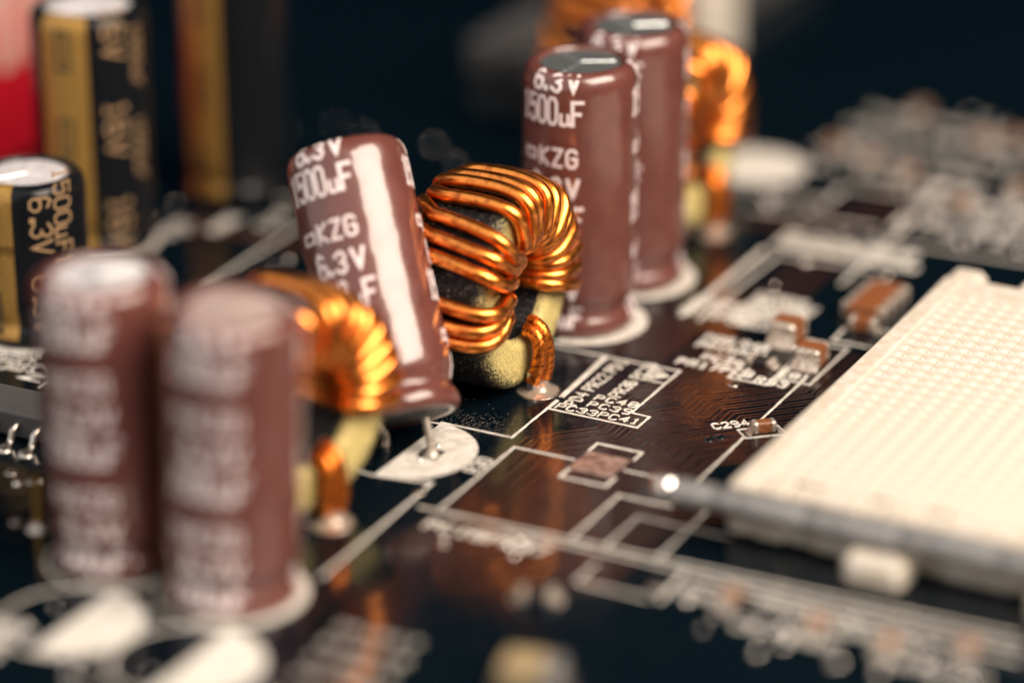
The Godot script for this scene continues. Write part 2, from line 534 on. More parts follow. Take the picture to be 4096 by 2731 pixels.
func make_board() -> void:
	board = Node3D.new()
	board.name = "circuit_board"
	add_child(board)
	tag(board, "glossy black circuit board with white printed lines, letters and fine copper tracks", "circuit board", "", "structure")
	var b := MB.new()
	b.rbox(Vector3(-110, -1.6, -118), Vector3(75, 0, 62), 0.15)
	part("board_panel", b, mat.solder_mask, board)
	# copper tracks under the lacquer
	var tr := MB.new()
	bundle(tr, [0.9, -19, 0.9, 0.6, 4.4, 4.1, 4.4, 6.2, 8.2, 10.0, 8.2, 12.0, 13.0, 16.8, 13.0, 24.0], 0, 22, 0.46, 0.2)
	bundle(tr, [6.4, 6.6, 6.4, 9.2, 8.6, 11.4, 8.6, 13.0, 12.4, 16.8, 16.0, 20.4], -8, 0, 0.44, 0.18)
	bundle(tr, [11.4, -18, 11.4, -6.0, 16.2, -1.2, 16.2, 4.0, 18.6, 6.4], 0, 9, 0.5, 0.2)
	bundle(tr, [-0.2, 16.5, -0.2, 24.0, 4.5, 28.7, 4.5, 44.0], 0, 8, 0.5, 0.22)
	bundle(tr, [-38, -9, -30, -9, -26, -5, -16, -5], -4, 5, 0.6, 0.25)
	bundle(tr, [-40, 24, -30, 24, -22, 32, -12, 32], -6, 6, 0.7, 0.28)
	bundle(tr, [-2, 44, 6, 52, 6, 62], -3, 8, 0.6, 0.25)
	var t := part("copper_track", tr, mat.trace, board)
	t.set_meta("kind", "stuff")
	# printed outlines, read off the photograph
	board_line([-5.4, 0.03, 0.0, 0.0, 0.0, 5.3])
	board_line([0.0, 7.7, -0.15, 12.0, -0.3, 15.3], 0.42, 0.04)
	board_line([-5.2, 15.5, 5.5, 15.5, 5.5, 7.4, 6.9, 7.3, 6.9, 5.3, 0.0, 5.45])
	board_line([0.0, 5.45, 0.0, 6.9], 0.3)
	board_text("PC33PC41", 0.42, 5.75, 0, 0.82, 0.81, 0.15)
	board_text("PC39", 2.25, 7.02, 0, 0.82, 0.87, 0.15)
	board_text("PC4Ø", 2.2, 8.25, 0, 0.82, 0.86, 0.15)
	board_text("PD4 PR22 PD1", 1.55, 6.75, 90, 0.9, 0.80, 0.15)
	board_text("PR36 PC34", 3.7, 9.4, 90, 0.9, 0.78, 0.15)
	board_line([3.75, 15.3, 3.75, 13.0, 5.3, 13.0], 0.16)
	board_line([4.05, 13.35, 5.15, 14.25, 4.05, 15.1, 4.05, 13.35], 0.18)
	board_line([4.35, 14.0, 4.75, 14.25, 4.35, 14.5, 4.35, 14.0], 0.18)
	board_line([5.35, -1.3, 0.87, -1.3, 0.87, -12.0])
	board_line([9.05, -1.3, 12.6, -1.3])
	board_line([5.58, 0.4, 5.58, 1.76, 8.92, 1.76, 8.92, 0.4], 0.22)
	board_line([5.65, -2.8, 5.65, -4.1, 9.0, -4.1, 9.0, -2.75], 0.24)
	board_line([-0.4, -12.35, 12.3, -12.2], 0.26)
	board_line([12.5, -12.2, 40.0, -12.0], 0.24)
	board_line([6.0, -13.0, 41.0, -13.1], 0.2)
	board_text("R30", 0.55, -6.1, 90, 1.0, 0.86)
	board_text("PC18PR27", 1.2, -14.9, 0, 1.15, 1.12, 0.24, 0.75)
	board_line([10.35, -11.9, 10.35, -4.95, 14.1, -4.95])
	board_line([12.8, -11.9, 12.8, -7.3, 19.4, -7.4])
	board_line([16.45, -11.9, 16.45, -4.6])
	board_line([18.9, -17.2, 18.8, -13.4], 0.3)
	board_line([13.3, -14.6, 13.3, -17.4, 18.2, -17.4], 0.2)
	board_line([14.1, -4.4, 14.0, 7.0])
	board_line([13.9, 10.4, 13.9, 18.2])
	board_line([13.15, 8.06, 15.3, 9.95, 16.4, 8.95, 14.2, 7.06, 13.15, 8.06], 0.16)
	board_text("C294", 11.7, 7.5, 42, 0.85, 0.68, 0.16, 0.48)
	board_line([-4.7, -9.4, -1.4, -8.8, -1.1, -24.0], 0.24)
	# cluster of small parts beyond the letter box
	board_text("PR17PC8", 4.6, 16.7, 0, 0.95, 0.86, 0.22)
	board_text("PC28", 5.9, 18.2, 0, 0.95, 0.86, 0.22)
	board_text("PR16R21", 4.6, 20.2, 0, 0.95, 0.80, 0.2)
	board_text("PQ5 R44", 4.6, 21.6, 0, 0.95, 0.80, 0.2)
	board_text("R33", 10.9, 16.1, 0, 1.0, 0.86, 0.22)
	board_text("C81", 12.0, 17.9, 0, 0.9, 0.8, 0.2)
	board_line([9.0, 16.0, 9.0, 23.3, 11.9, 23.3, 11.9, 16.0, 9.0, 16.0], 0.2)
	board_line([9.7, 16.2, 9.7, 18.0], 0.25)
	board_line([12.2, 17.4, 12.2, 24.6, 14.6, 24.6, 14.6, 17.4, 12.2, 17.4], 0.2)
	board_line([13.0, 25.6, 16.4, 25.6, 16.4, 29.0, 13.0, 29.0, 13.0, 25.6], 0.25)
	for k in 5:
		board_text(["C41R19C42", "R18R20PC3", "C17R25C40", "C16C15R24", "R23PC9C1"][k], 5.6 + 1.05 * k, 25.2, 90, 0.8, 0.74, 0.2)
	for k in 3:
		board_text(["PC12PR8", "R14PQ7", "C22PR9"][k], 0.9, 25.6 + 1.2 * k, 0, 0.95, 0.8, 0.18)
	board_line([1.35, 25.0, 1.6, 40.0], 0.5)
	board_line([2.9, 24.6, 2.9, 39.5, 10.6, 39.8], 0.24)
	for k in 3:
		board_text(["PC25PR41C30R52", "PR44C33R7PC71", "R61PC26C35C36"][k], 1.8, 41.0 + 1.35 * k, 0, 1.0, 0.86, 0.24)
	board_line([-2.9, 47.6, 7.5, 48.6], 0.25)
	board_line([9.5, 36, 9.5, 52], 0.3)
	# densely printed area far to the right
	for k in 5:
		board_text(["PR11  C4R5  R2PC8", "C4R6  PC5  R3R8", "PC77  R71C73  Q2C", "R91C75  R93 PR4R", "PC84  C82C85 R87"][k], -3.5 + 0.8 * (k % 3), 59.0 + 3.6 * k, 0, 1.1, 1.05, 0.17, 0.62)
	for k in 7:
		board_text(["PC31  C34R35", "C45 PC47R48", "R51  C53R54", "C55R56  C58", "R62PC63 R65", "C66  C68PC9", "PC72R73 R75"][k], 9.4 + 2.1 * k, 49.0 + 0.7 * (k % 2), 90, 1.0, 0.95, 0.18, 0.6)
	# solder dots
	var dot := MB.new()
	dot.lathe(PackedVector2Array([Vector2(0.34, 0.0), Vector2(0.33, 0.07), Vector2(0.27, 0.17), Vector2(0.15, 0.25), Vector2(0.001, 0.28)]), 14)
	var dm := dot.mesh()
	for area in [[95, -4.0, 24.0, 46.0, 78.0], [14, 4.5, 12.5, 22.0, 40.0], [16, 19.5, 40.0, -21.0, -14.5], [9, -26.0, -18.0, -29.0, -19.0], [34, -46.0, -24.0, 8.0, 52.0], [7, 1.0, 9.0, -16.2, -13.6], [16, -16.0, 9.0, -42.0, -29.0]]:
		for k in area[0]:
			var sd := part("solder_dot", dm, mat.polished, board, at(rng.randf_range(area[1], area[2]), rng.randf_range(area[3], area[4])))
			sd.scale = Vector3.ONE * rng.randf_range(0.4, 0.85)
	board_line([-6, 52, 2, 52.5, 2, 56, 16, 56.5], 0.26)
	board_line([8.4, 46, 22, 46.5, 22, 62], 0.26)
	# printing among the black capacitors, and left of them
	for k in 6:
		board_text(["EC33N1", "C31R31", "PC2R3", "R39C36", "C44PC1", "R41C47"][k], -36.2 - 1.25 * k, -5.6 - 0.25 * k, 90, 0.95, 0.88, 0.2)
	board_text("N2", -33.75, -6.6, 90, 1.9, 1.45, 0.26, 1.1)
	board_line([-33.3, -7.4, -32.9, -3.0], 0.22)
	board_line([-35.2, -2.6, -32.8, -1.2], 0.24)
	board_line([-34.0, -2.9, -32.4, -2.0], 0.24)
	for k in 3:
		board_text(["PC91", "R98C", "C11P"][k], -41.0 + 3.0 * k, 21.5 + 2.6 * k, 90, 1.1, 1.0, 0.24, 0.7)
	board_line([-46, 33, -30, 33], 0.3)
	board_line([-33, 14, -33, 36], 0.3)
	# lettering in front, along the lower edge
	board_text("RN8", 19.8, -16.2, 0, 1.1, 1.1, 0.2, 0.7)
	board_text("R62C63", 24.4, -15.2, 0, 1.0, 1.1, 0.18, 0.7)
	board_text("C64R65", 24.2, -18.4, 0, 1.1, 1.15, 0.2, 0.7)
	board_text("C66R67", 29.8, -16.2, 0, 1.0, 1.1, 0.18, 0.7)
	board_text("R69C70", 33.6, -18.6, 0, 1.1, 1.15, 0.2, 0.7)
	board_line([19.6, -14.0, 41, -14.6], 0.3)
	for k in 4:
		board_text(["JP1PC7", "R10C12", "C18R15", "PC19R2"][k], 3.0 + 0.3 * k, -29.6 - 2.1 * k, 0, 0.8, 1.0, 0.1, 0.55)
	for k in 3:
		board_text(["C77R", "R79C", "PC6R"][k], -16.8, -39.0 - 1.7 * k, 0, 1.2, 1.0, 0.24, 0.7)
	# footprints of the capacitors, with and without a capacitor on them
	cap_mark(-5.35, -4.85)
	cap_mark(-4.7, 20.9)
	cap_mark(-5.1, 30.4)
	cap_mark(-4.9, -28.2)
	cap_mark(-13.7, -27.2)
	cap_mark(-11.6, -35.9, 4.5, false)
	cap_mark(-2.6, -37.2, 4.7, false)
	var disc := MB.new()
	disc.slab(arc_pts(Vector2(-6.4, 57.2), 4.1, 0.0, TAU * 0.99, 48), 0.0, 0.045)
	part("capacitor_mark", disc, mat.print, board)
	cap_mark(-40.3, 1.3)
	cap_mark(-45.3, 18.4)
	# a bare metal pad between the printed brackets
	var pd := MB.new()
	pd.rbox(Vector3(5.6, -0.02, -0.32), Vector3(8.75, 0.07, 2.72), 0.05)
	part("solder_pad", pd, mat.pad_metal, board)
	for p in [[-3.75, -3.55], [-3.75, -6.1]]:
		part("solder_dot", dm, mat.polished, board, at(p[0], p[1], 0.04)).scale = Vector3.ONE * 0.55
	var fil := MB.new()
	fil.lathe(PackedVector2Array([Vector2(0.6, 0.0), Vector2(0.56, 0.06), Vector2(0.42, 0.16), Vector2(0.34, 0.36), Vector2(0.3, 0.5)]), 20)
	part("solder_joint", fil, mat.plated, board, at(-3.6, -4.82))
	# plated holes and test points
	for p in [[12.55, 6.45], [12.0, 5.75], [9.8, 15.0], [16.8, 7.2], [7.5, 19.8], [-1.5, -10.4], [3.4, -16.4], [-25.0, -20.5], [-22.4, -26.0], [-27.0, -20.0], [18.0, -16.2]]:
		var vi := MB.new()
		vi.lathe(PackedVector2Array([Vector2(0.42, 0.0), Vector2(0.36, 0.07), Vector2(0.2, 0.12), Vector2(0.001, 0.13)]), 16)
		part("plated_hole", vi, mat.solder_mask if p[0] > 11 and p[0] < 13 else mat.tin, board, at(p[0], p[1]))

# ------------------------------------------------------------------ electrolytic capacitors
func cap_profile(R: float, L: float) -> PackedVector2Array:
	return PackedVector2Array([Vector2(R - 0.75, 0.12), Vector2(R - 0.45, 0.03), Vector2(R - 0.2, 0.12), Vector2(R + 0.02, 0.4), Vector2(R + 0.04, 0.8), Vector2(R - 0.01, 1.12), Vector2(R - 0.16, 1.42), Vector2(R - 0.32, 1.68), Vector2(R - 0.36, 1.9), Vector2(R - 0.29, 2.25), Vector2(R - 0.11, 2.7), Vector2(R - 0.02, 3.1), Vector2(R, 3.5),
		Vector2(R, 6), Vector2(R, 8.5), Vector2(R, L - 5.5), Vector2(R, L - 3), Vector2(R, L - 1.3), Vector2(R - 0.03, L - 0.95), Vector2(R - 0.14, L - 0.55), Vector2(R - 0.34, L - 0.22), Vector2(R - 0.62, L - 0.04), Vector2(R - 0.95, L), Vector2(R - 1.12, L - 0.05), Vector2(R - 1.15, L - 0.3)])

func densify(p: PackedVector2Array, step: float) -> PackedVector2Array:
	var q := PackedVector2Array()
	for i in p.size() - 1:
		var k := maxi(1, ceili(p[i].distance_to(p[i + 1]) / step))
		for j in k: q.append(p[i].lerp(p[i + 1], float(j) / k))
	q.append(p[p.size() - 1])
	return q

func wobble(sd: int, amp: float) -> Callable:
	var f := FastNoiseLite.new()
	f.seed = sd
	f.frequency = 0.42
	return func(a: float, y: float) -> float:
		return amp * f.get_noise_3d(sin(a) * 3.0, y * 0.5, cos(a) * 3.0)

func can_top(parent: Node3D, R: float, L: float, m: Material, arms: int, turn: float) -> void:
	var d := MB.new()
	d.lathe(PackedVector2Array([Vector2(R - 1.1, L - 0.32), Vector2(R - 1.3, L - 0.2), Vector2(R - 1.5, L - 0.17), Vector2(1.5, L - 0.16), Vector2(0.001, L - 0.16)]), 48)
	var top := part("can_top", d, m, parent)
	var s := MB.new()
	for k in arms:
		var a := turn + TAU * k / arms
		var e := Vector2(cos(a), sin(a))
		s.ink(PackedVector2Array([e * 0.12, e * (R - 1.75)]), 0.34, L - 0.165, 0.09, plane, 9.0)
	part("vent_score", s, m, top)

func brown_cap(called: String, label: String, where: Vector3, turn: float, R: float, L: float, sd: int, amp: float, disc: Material) -> Node3D:
	var o := thing(called, label, "capacitor", where, turn, "brown capacitors with white lettering")
	var s := MB.new()
	s.lathe(densify(cap_profile(R, L), 0.5), 96, wobble(sd, amp))
	part("sleeve", s, mat.sleeve, o)
	can_top(o, R, L, disc, 3, 0.6)
	var b := MB.new()
	b.lathe(PackedVector2Array([Vector2(0.001, 0.14), Vector2(R - 0.7, 0.14), Vector2(R - 0.66, 0.3)]), 40)
	part("rubber_seal", b, mat.rubber, o)
	for x in [-1.75, 1.75]:
		var l := MB.new()
		l.tube(PackedVector3Array([Vector3(x, 0.3, 0), Vector3(x, -0.2, 0), Vector3(x, -1.2, 0)]), 0.3, 12)
		if called != "leaning_capacitor": part("lead", l, mat.tin, o)
	# lettering, three lines that repeat down the can, on two sides
	var rows := [[L - 0.75, "6.3V", 1.4], [L - 3.05, "1500µF", 1.9], [L - 6.35, "bKZG", 1.25], [L - 8.55, "6.3V", 1.6], [L - 11.0, "1500µF", 1.9], [L - 14.3, "bKZG", 1.25], [L - 16.4, "6.3V", 1.5], [L - 18.5, "1500µF", 1.5]]
	var prof := cap_profile(R, L)
	for side in 2:
		for rw in rows:
			var y: float = rw[0]
			var h: float = rw[2]
			var y1 := y - h * 0.3
			if y1 < 0.5: continue
			var mb := MB.new()
			var off: float = 0.0 if side == 0 else R * deg_to_rad(133.0)
			var rr := func(x: float, yy: float, hh: float) -> Vector3:
				# the letters lie on the sleeve, also where it is necked or rounded
				var a := x / R
				var base := R
				var h0 := L - 1.3
				if yy > h0:
					var e := (yy - h0) / 1.15
					var q := Vector2(R - 0.95 + 0.95 * cos(e), h0 + 1.3 * sin(e))
					var nn := Vector2(cos(e) * 1.3, sin(e) * 0.95).normalized()
					q += nn * (hh + amp * 0.4 + 0.015)
					return Vector3(sin(a) * q.x, q.y, cos(a) * q.x)
				for i in range(3, prof.size() - 4):
					if yy >= prof[i].y and yy <= prof[i + 1].y:
						base = lerpf(prof[i].x, prof[i + 1].x, (yy - prof[i].y) / maxf(1e-4, prof[i + 1].y - prof[i].y))
				return Vector3(sin(a) * (base + amp * 0.4 + hh), yy, cos(a) * (base + amp * 0.4 + hh))
			var text: String = rw[1]
			if text == "bKZG":
				write(mb, "b", Vector2(off - 2.3, y1 + 0.1), 0, h * 0.75, 1.05, 1.0, 0.2, 0.0, 0.02, rr, 0.3)
				write(mb, "KZG", Vector2(off - 0.75, y1), 0, h, 0.68, 1.06, 0.22, 0.0, 0.02, rr, 0.3)
			elif text == "6.3V":
				write(mb, "6", Vector2(off - 1.4, y1), 0, h, 0.72, 1.1, 0.25, 0.0, 0.02, rr, 0.3)
				write(mb, ".", Vector2(off - 0.62, y1 + 0.03), 0, h * 0.7, 0.72, 1.1, 0.2, 0.0, 0.02, rr, 0.3)
				write(mb, "3", Vector2(off + 0.12, y1), 0, h * 0.85, 0.72, 1.1, 0.24, 0.0, 0.02, rr, 0.3)
				write(mb, "V", Vector2(off + 1.4, y1), 0, h * 0.85, 0.78, 1.1, 0.28, 0.0, 0.02, rr, 0.3)
			else:
				write(mb, "1500", Vector2(off - 2.7, y1), 0, h, 0.62, 0.88, 0.23, 0.0, 0.02, rr, 0.3)
				write(mb, "µ", Vector2(off + 0.9, y1), 0, h * 0.62, 0.7, 0.9, 0.24, 0.0, 0.02, rr, 0.3)
				write(mb, "F", Vector2(off + 1.75, y1), 0, h * 0.9, 0.75, 0.9, 0.27, 0.0, 0.02, rr, 0.3)
			part("printed_text", mb, mat.sleeve_print, o)
	return o

func black_cap(called: String, label: String, where: Vector3, turn: float, R: float, L: float, sd: int, lines: Array) -> Node3D:
	var o := thing(called, label, "capacitor", where, turn, "black capacitors with a gold stripe")
	var s := MB.new()
	s.lathe(densify(cap_profile(R, L), 0.6), 80, wobble(sd, 0.03))
	part("sleeve", s, mat.black_sleeve, o)
	can_top(o, R, L, mat.aluminium, 3, 2.2)
	# the gold stripe runs over the rounded top edge; it faces the local +z side
	var pr := densify(cap_profile(R, L), 0.6)
	var rows := []
	var norms := []
	for i in range(4, pr.size() - 2):
		var row := PackedVector3Array()
		var nr := PackedVector3Array()
		var tn := (pr[i + 1] - pr[i - 1]).normalized()
		for k in 13:
			var a := lerpf(-0.43, 0.43, k / 12.0)
			var p := pr[i] + Vector2(tn.y, -tn.x) * 0.035
			row.append(Vector3(sin(a) * p.x, p.y, cos(a) * p.x))
			nr.append(Vector3(sin(a) * tn.y, -tn.x, cos(a) * tn.y))
		rows.append(row)
		norms.append(nr)
	var st := MB.new()
	st.sheet(rows, norms)
	var stripe := part("gold_stripe", st, mat.gold_print, o)
	var y := L - 1.0
	while y > 2.0:
		var mb := MB.new()
		mb.ink(PackedVector2Array([Vector2(-0.45, y - 3.0), Vector2(-0.45, y), Vector2(0.45, y), Vector2(0.45, y - 3.0), Vector2(-0.45, y - 3.0)]), 0.26, 0.04, 0.02, round_map(R), 0.4)
		part("minus_mark", mb, mat.dark_ink, stripe)
		y -= 7.0
	for ln in lines:
		var mb := MB.new()
		write(mb, ln[0], Vector2(R * deg_to_rad(ln[1]), ln[2]), -PI / 2, ln[3], ln[3] * 0.62, ln[3] * 0.86, ln[3] * 0.125, 0.03, 0.02, round_map(R), 0.3)
		part("printed_text", mb, mat.gold_ink, o)
	return o

# ------------------------------------------------------------------ toroidal coils
func coil(label: String, where: Vector3, angles: Array, sd: int) -> Node3D:
	var o := thing("toroid_coil", label, "coil", where, 0.0, "copper wire coils on yellow and black ring cores")
	var r := RandomNumberGenerator.new()
	r.seed = sd
	var RO := 7.1
	var RI := 3.6
	var HX := 3.0            # half the width of the core along u
	var CY := 7.5
	# the core: a rounded rectangle swept round an axis along u
	var sec := PackedVector2Array()   # (radius, x)
	var sn := PackedVector2Array()
	var br := 0.75
	for c in [[RI + br, HX - br, 90.0], [RO - br, HX - br, 0.0], [RO - br, -HX + br, -90.0], [RI + br, -HX + br, -180.0]]:
		for k in 7:
			var a := deg_to_rad(c[2] + 90.0 - 15.0 * k)
			sec.append(Vector2(c[0] + br * cos(a), c[1] + br * sin(a)))
			sn.append(Vector2(cos(a), sin(a)))
	sec.append(sec[0]); sn.append(sn[0])
	var rows := []
	var norms := []
	var uvs := []
	var total := 0.0
	var lens := [0.0]
	for i in range(1, sec.size()):
		total += sec[i].distance_to(sec[i - 1])
		lens.append(total)
	for i in sec.size():
		var row := PackedVector3Array()
		var nr := PackedVector3Array()
		var ur := PackedVector2Array()
		for k in 97:
			var a := TAU * k / 96
			row.append(Vector3(sec[i].y, CY + sec[i].x * cos(a), sec[i].x * sin(a)))
			nr.append(Vector3(sn[i].y, sn[i].x * cos(a), sn[i].x * sin(a)))
			ur.append(Vector2(k / 96.0 * 2.0, lens[i] / total))
		rows.append(row); norms.append(nr); uvs.append(ur)
	var cm := MB.new()
	cm.sheet(rows, norms, uvs)
	part("ring_core", cm, mat.core, o)
	# the winding: every turn a bar of its own, bent round the section
	var WR := 0.515
	var mid := (RO + RI) * 0.5
	var ha := (RO - RI) * 0.5 + WR + 0.03
	var hb := HX + WR + 0.06
	for i in angles.size():
		var th := deg_to_rad(angles[i])
		var nx := deg_to_rad(angles[mini(i + 1, angles.size() - 1)])
		var bulge := r.randf_range(0.05, 0.34)
		var skew := r.randf_range(-0.045, 0.045)
		var path := PackedVector3Array()
		for k in 57:
			# k 0: on the hidden face; goes through the ring, out over the +u face, back along the rim, and on to the next turn
			var ph := PI * 1.5 - TAU * k / 56.0
			var c := cos(ph)
			var s := sin(ph)
			var pr := mid + (ha + bulge * 0.4) * signf(c) * pow(absf(c), 2.0 / 3.4)
			var px := (hb + bulge) * signf(s) * pow(absf(s), 2.0 / 2.7)
			var a := lerpf(th, nx, clampf((k - 45.0) / 11.0, 0.0, 1.0))
			a += skew * signf(c) * absf(c)
			if th > 0.5 and pr > mid: a += 0.075 * px / hb
			# inside the hole the wires crowd and lie over one another
			if pr < mid: pr += 0.25 * (1.0 - pr / mid) * sin(i * 2.3)
			path.append(Vector3(px, CY + pr * cos(a), pr * sin(a)))
		var w := MB.new()
		w.tube(path, WR, 12)
		part("wire_turn", w, mat.copper, o)
	# the ends of the wire: two strands bent down to a tinned joint at +u, two behind
	for sgn in [1.0, -1.0]:
		for k in 2:
			var z := -0.75 + 1.1 * k
			var pa := PackedVector3Array()
			var ra := PackedFloat32Array()
			var A := Vector3(sgn * (HX - 0.1), 4.95 - 0.4 * k, 0.6 * k - 0.6)
			var B := Vector3(sgn * (HX + 1.3), 5.0 - 0.3 * k, 0.5 * k - 0.5)
			var C := Vector3(sgn * (HX + 1.55 - 0.1 * k), 2.9, z)
			var D := Vector3(sgn * (HX + 1.0 - 0.35 * k), 0.9, z)
			for j in 21:
				var tt := j / 20.0
				var q := A.bezier_interpolate(B, C, D, tt)
				pa.append(q)
				ra.append(0.52 + 0.012 * sin(j * 1.3 + k))
			var w := MB.new()
			w.tube(pa, ra, 12)
			part("wire_end", w, mat.scorched_copper, o)
			var w2 := MB.new()
			w2.tube(PackedVector3Array([D + Vector3(sgn * 0.12, 0.75, 0), D, Vector3(D.x - sgn * 0.1, 0.25, D.z), Vector3(D.x - sgn * 0.12, -0.3, D.z)]), PackedFloat32Array([0.5, 0.46, 0.45, 0.7]), 14)
			part("tinned_tip", w2, mat.polished, o)
		var j1 := MB.new()
		j1.lathe(PackedVector2Array([Vector2(1.5, 0.02), Vector2(1.42, 0.1), Vector2(1.2, 0.16), Vector2(1.0, 0.3), Vector2(0.8, 0.55), Vector2(0.5, 0.72), Vector2(0.001, 0.75)]), 28)
		part("solder_joint", j1, mat.flux, o, Vector3(sgn * (HX + 0.75), 0, -0.2) * S)
		var j2 := MB.new()
		j2.lathe(PackedVector2Array([Vector2(1.62, 0.0), Vector2(1.58, 0.05), Vector2(1.38, 0.06)]), 32)
		part("solder_ring", j2, mat.tin, o, Vector3(sgn * (HX + 0.75), 0, -0.2) * S)
	return o

# ------------------------------------------------------------------ small chips
func chip_cap(label: String, u: float, v: float, deg: float, L: float, W: float, H: float, body: Material, group: String, called := "chip_capacitor", cat := "chip capacitor") -> Node3D:
	var o := thing(called, label, cat, at(u, v, 0.03), deg_to_rad(deg), group)
	var e := L * 0.25
	var b := MB.new()
	b.rbox(Vector3(-L / 2 + e * 0.8, 0.06, -W / 2 + 0.03), Vector3(L / 2 - e * 0.8, H - 0.03, W / 2 - 0.03), 0.05)
	part("ceramic_body", b, body, o)
	for s in [-1.0, 1.0]:
		var t := MB.new()
		var x0: float = minf(s * L / 2, s * (L / 2 - e))
		var x1: float = maxf(s * L / 2, s * (L / 2 - e))
		t.rbox(Vector3(x0, 0.02, -W / 2), Vector3(x1, H, W / 2), H * 0.14)
		part("terminal", t, mat.plated, o)
		var f := MB.new()
		var rows := []
		var nr := []
		for k in 7:
			var a := k / 6.0
			var row := PackedVector3Array()
			var nn := PackedVector3Array()
			for j in 9:
				var z := lerpf(-W / 2, W / 2, j / 8.0)
				var edge := 1.0 - pow(absf(z) / (W / 2), 3.0) * 0.45
				row.append(Vector3(s * (L / 2 - 0.04 + (0.42 * a * edge + 0.03)), H * 0.62 * pow(1.0 - a, 1.9) * edge, z * (1.0 + 0.12 * a)))
				nn.append(Vector3(s * (0.4 + 0.6 * (1.0 - a)), 0.4 + 0.6 * a, 0.25 * z / W).normalized())
			rows.append(row); nr.append(nn)
		f.sheet(rows, nr)
		part("solder_fillet", f, mat.plated, o)
	return o

# ------------------------------------------------------------------ the processor socket
func make_socket() -> void:
	var U0 := 19.1
	var U1 := 52.0
	var V0 := -7.6
	var V1 := 31.9
	var T := 4.0
	var P := 1.27
	var fu := U0 + 1.75
	var fv := V0 + 2.1
	var nu := 22
	var nv := 27
	var o := thing("processor_socket", "cream plastic processor socket full of pin holes, with a steel lever along its front", "socket", at(0, 0, 0))
	var f := MB.new()
	# walls and rim, butted end to end
	f.rbox(Vector3(U0, 0.35, -V1), Vector3(fu, T, -V0), 0.28)
	part("side_rim", f, mat.cream, o)
	f = MB.new()
	var x := fu + 0.003
	var cuts := [2.2, 1.6, 3.4, 1.2, 2.6, 1.4, 5.0, 1.6, 6.5, 1.5, 4.0]
	for i in cuts.size():
		var x2: float = minf(x + cuts[i], U1)
		if x2 > x + 0.1:
			f.rbox(Vector3(x, 0.35, -fv), Vector3(x2, T - (0.0 if i % 2 == 0 else 0.16), -V0 - (0.0 if i % 2 == 0 else 0.3)), 0.22)
		x = x2 + 0.002
	part("front_rim", f, mat.cream, o)
	f = MB.new()
	f.rbox(Vector3(fu + 0.003, 0.35, -V1), Vector3(U1, T, -(fv + nv * P)), 0.25)
	part("back_rim", f, mat.cream, o)
	for q in [[U0, U0 + 2.7], [U0 + 5.3, U0 + 9.5], [U0 + 14, U0 + 20]]:
		f = MB.new()
		f.rbox(Vector3(q[0], 0.35, -V1 - 2.2), Vector3(q[1], T, -V1 - 0.003), 0.5)
		part("latch_tab", f, mat.cream, o)
	f = MB.new()
	f.rbox(Vector3(fu + 0.003, 0.35, -(fv + nv * P) + 0.003), Vector3(U1, T - 0.95, -fv - 0.003), 0.1)
	part("socket_base", f, mat.cream, o)
	f = MB.new()
	f.rbox(Vector3(28.0, 0.05, -V0 + 0.003), Vector3(32.0, 2.2, -V0 + 3.0), 0.5)
	part("hinge_foot", f, mat.cream, o)
	f = MB.new()
	f.rbox(Vector3(40.0, 0.05, -V0 + 0.003), Vector3(44.0, 2.2, -V0 + 3.0), 0.5)
	part("hinge_foot", f, mat.cream, o)
	# one tile of the pin field: a plate with a tapered hole and a contact in it
	var c := MB.new()
	var N := 16
	var top := T - 0.10
	for k in N:
		var a0 := TAU * k / N
		var a1 := TAU * (k + 1) / N
		var sq := []
		var ci := []
		var lo := []
		for a in [a0, a1]:
			var d := Vector2(cos(a), sin(a))
			var e := d / maxf(absf(d.x), absf(d.y)) * P / 2
			sq.append(Vector3(e.x, top, -e.y))
			ci.append(Vector3(d.x * 0.43, top, -d.y * 0.41))
			lo.append(Vector3(d.x * 0.3, top - 0.55, -d.y * 0.3))
		c.quad(sq[0], sq[1], ci[1], ci[0], Vector3.UP)
		c.tri(ci[0], ci[1], lo[1], Vector3(-ci[0].x, 0.8, -ci[0].z).normalized(), Vector3(-ci[1].x, 0.8, -ci[1].z).normalized(), Vector3(-lo[1].x, 0.6, -lo[1].z).normalized())
		c.tri(ci[0], lo[1], lo[0], Vector3(-ci[0].x, 0.8, -ci[0].z).normalized(), Vector3(-lo[1].x, 0.6, -lo[1].z).normalized(), Vector3(-lo[0].x, 0.6, -lo[0].z).normalized())
		c.flat(Vector3(0, top - 0.55, 0), lo[0], lo[1], Vector3.UP)
	for k in 8:   # the contact: a small bright knob at the right end of the hole
		for j in 3:
			var pts := []
			for q in [[k, j], [k + 1, j], [k + 1, j + 1], [k, j + 1]]:
				var a: float = TAU * q[0] / 8
				var b: float = PI / 2 * q[1] / 3
				pts.append(Vector3(0.3 + 0.17 * cos(a) * cos(b), top - 0.2 + 0.27 * sin(b), 0.2 * sin(a) * cos(b)))
			var ctr := Vector3(0.3, top - 0.2, 0)
			c.tri(pts[0], pts[1], pts[2], (pts[0] - ctr).normalized(), (pts[1] - ctr).normalized(), (pts[2] - ctr).normalized())
			c.tri(pts[0], pts[2], pts[3], (pts[0] - ctr).normalized(), (pts[2] - ctr).normalized(), (pts[3] - ctr).normalized())
	var tile := c.mesh()
	var spots := []
	for j in nv:
		for i in nu:
			var u := fu + 0.003 + (i + 0.5) * P
			var v := fv + (j + 0.5) * P
			spots.append([u - fu + 0.25 * absf(v - 6.0), u, v])
	spots.sort_custom(func(a, b): return a[0] < b[0])
	var rest := []
	for k in spots.size():
		if k < 296:
			part("pin_hole", tile, mat.cream, o, at(spots[k][1], spots[k][2]))
		else:
			rest.append(spots[k])
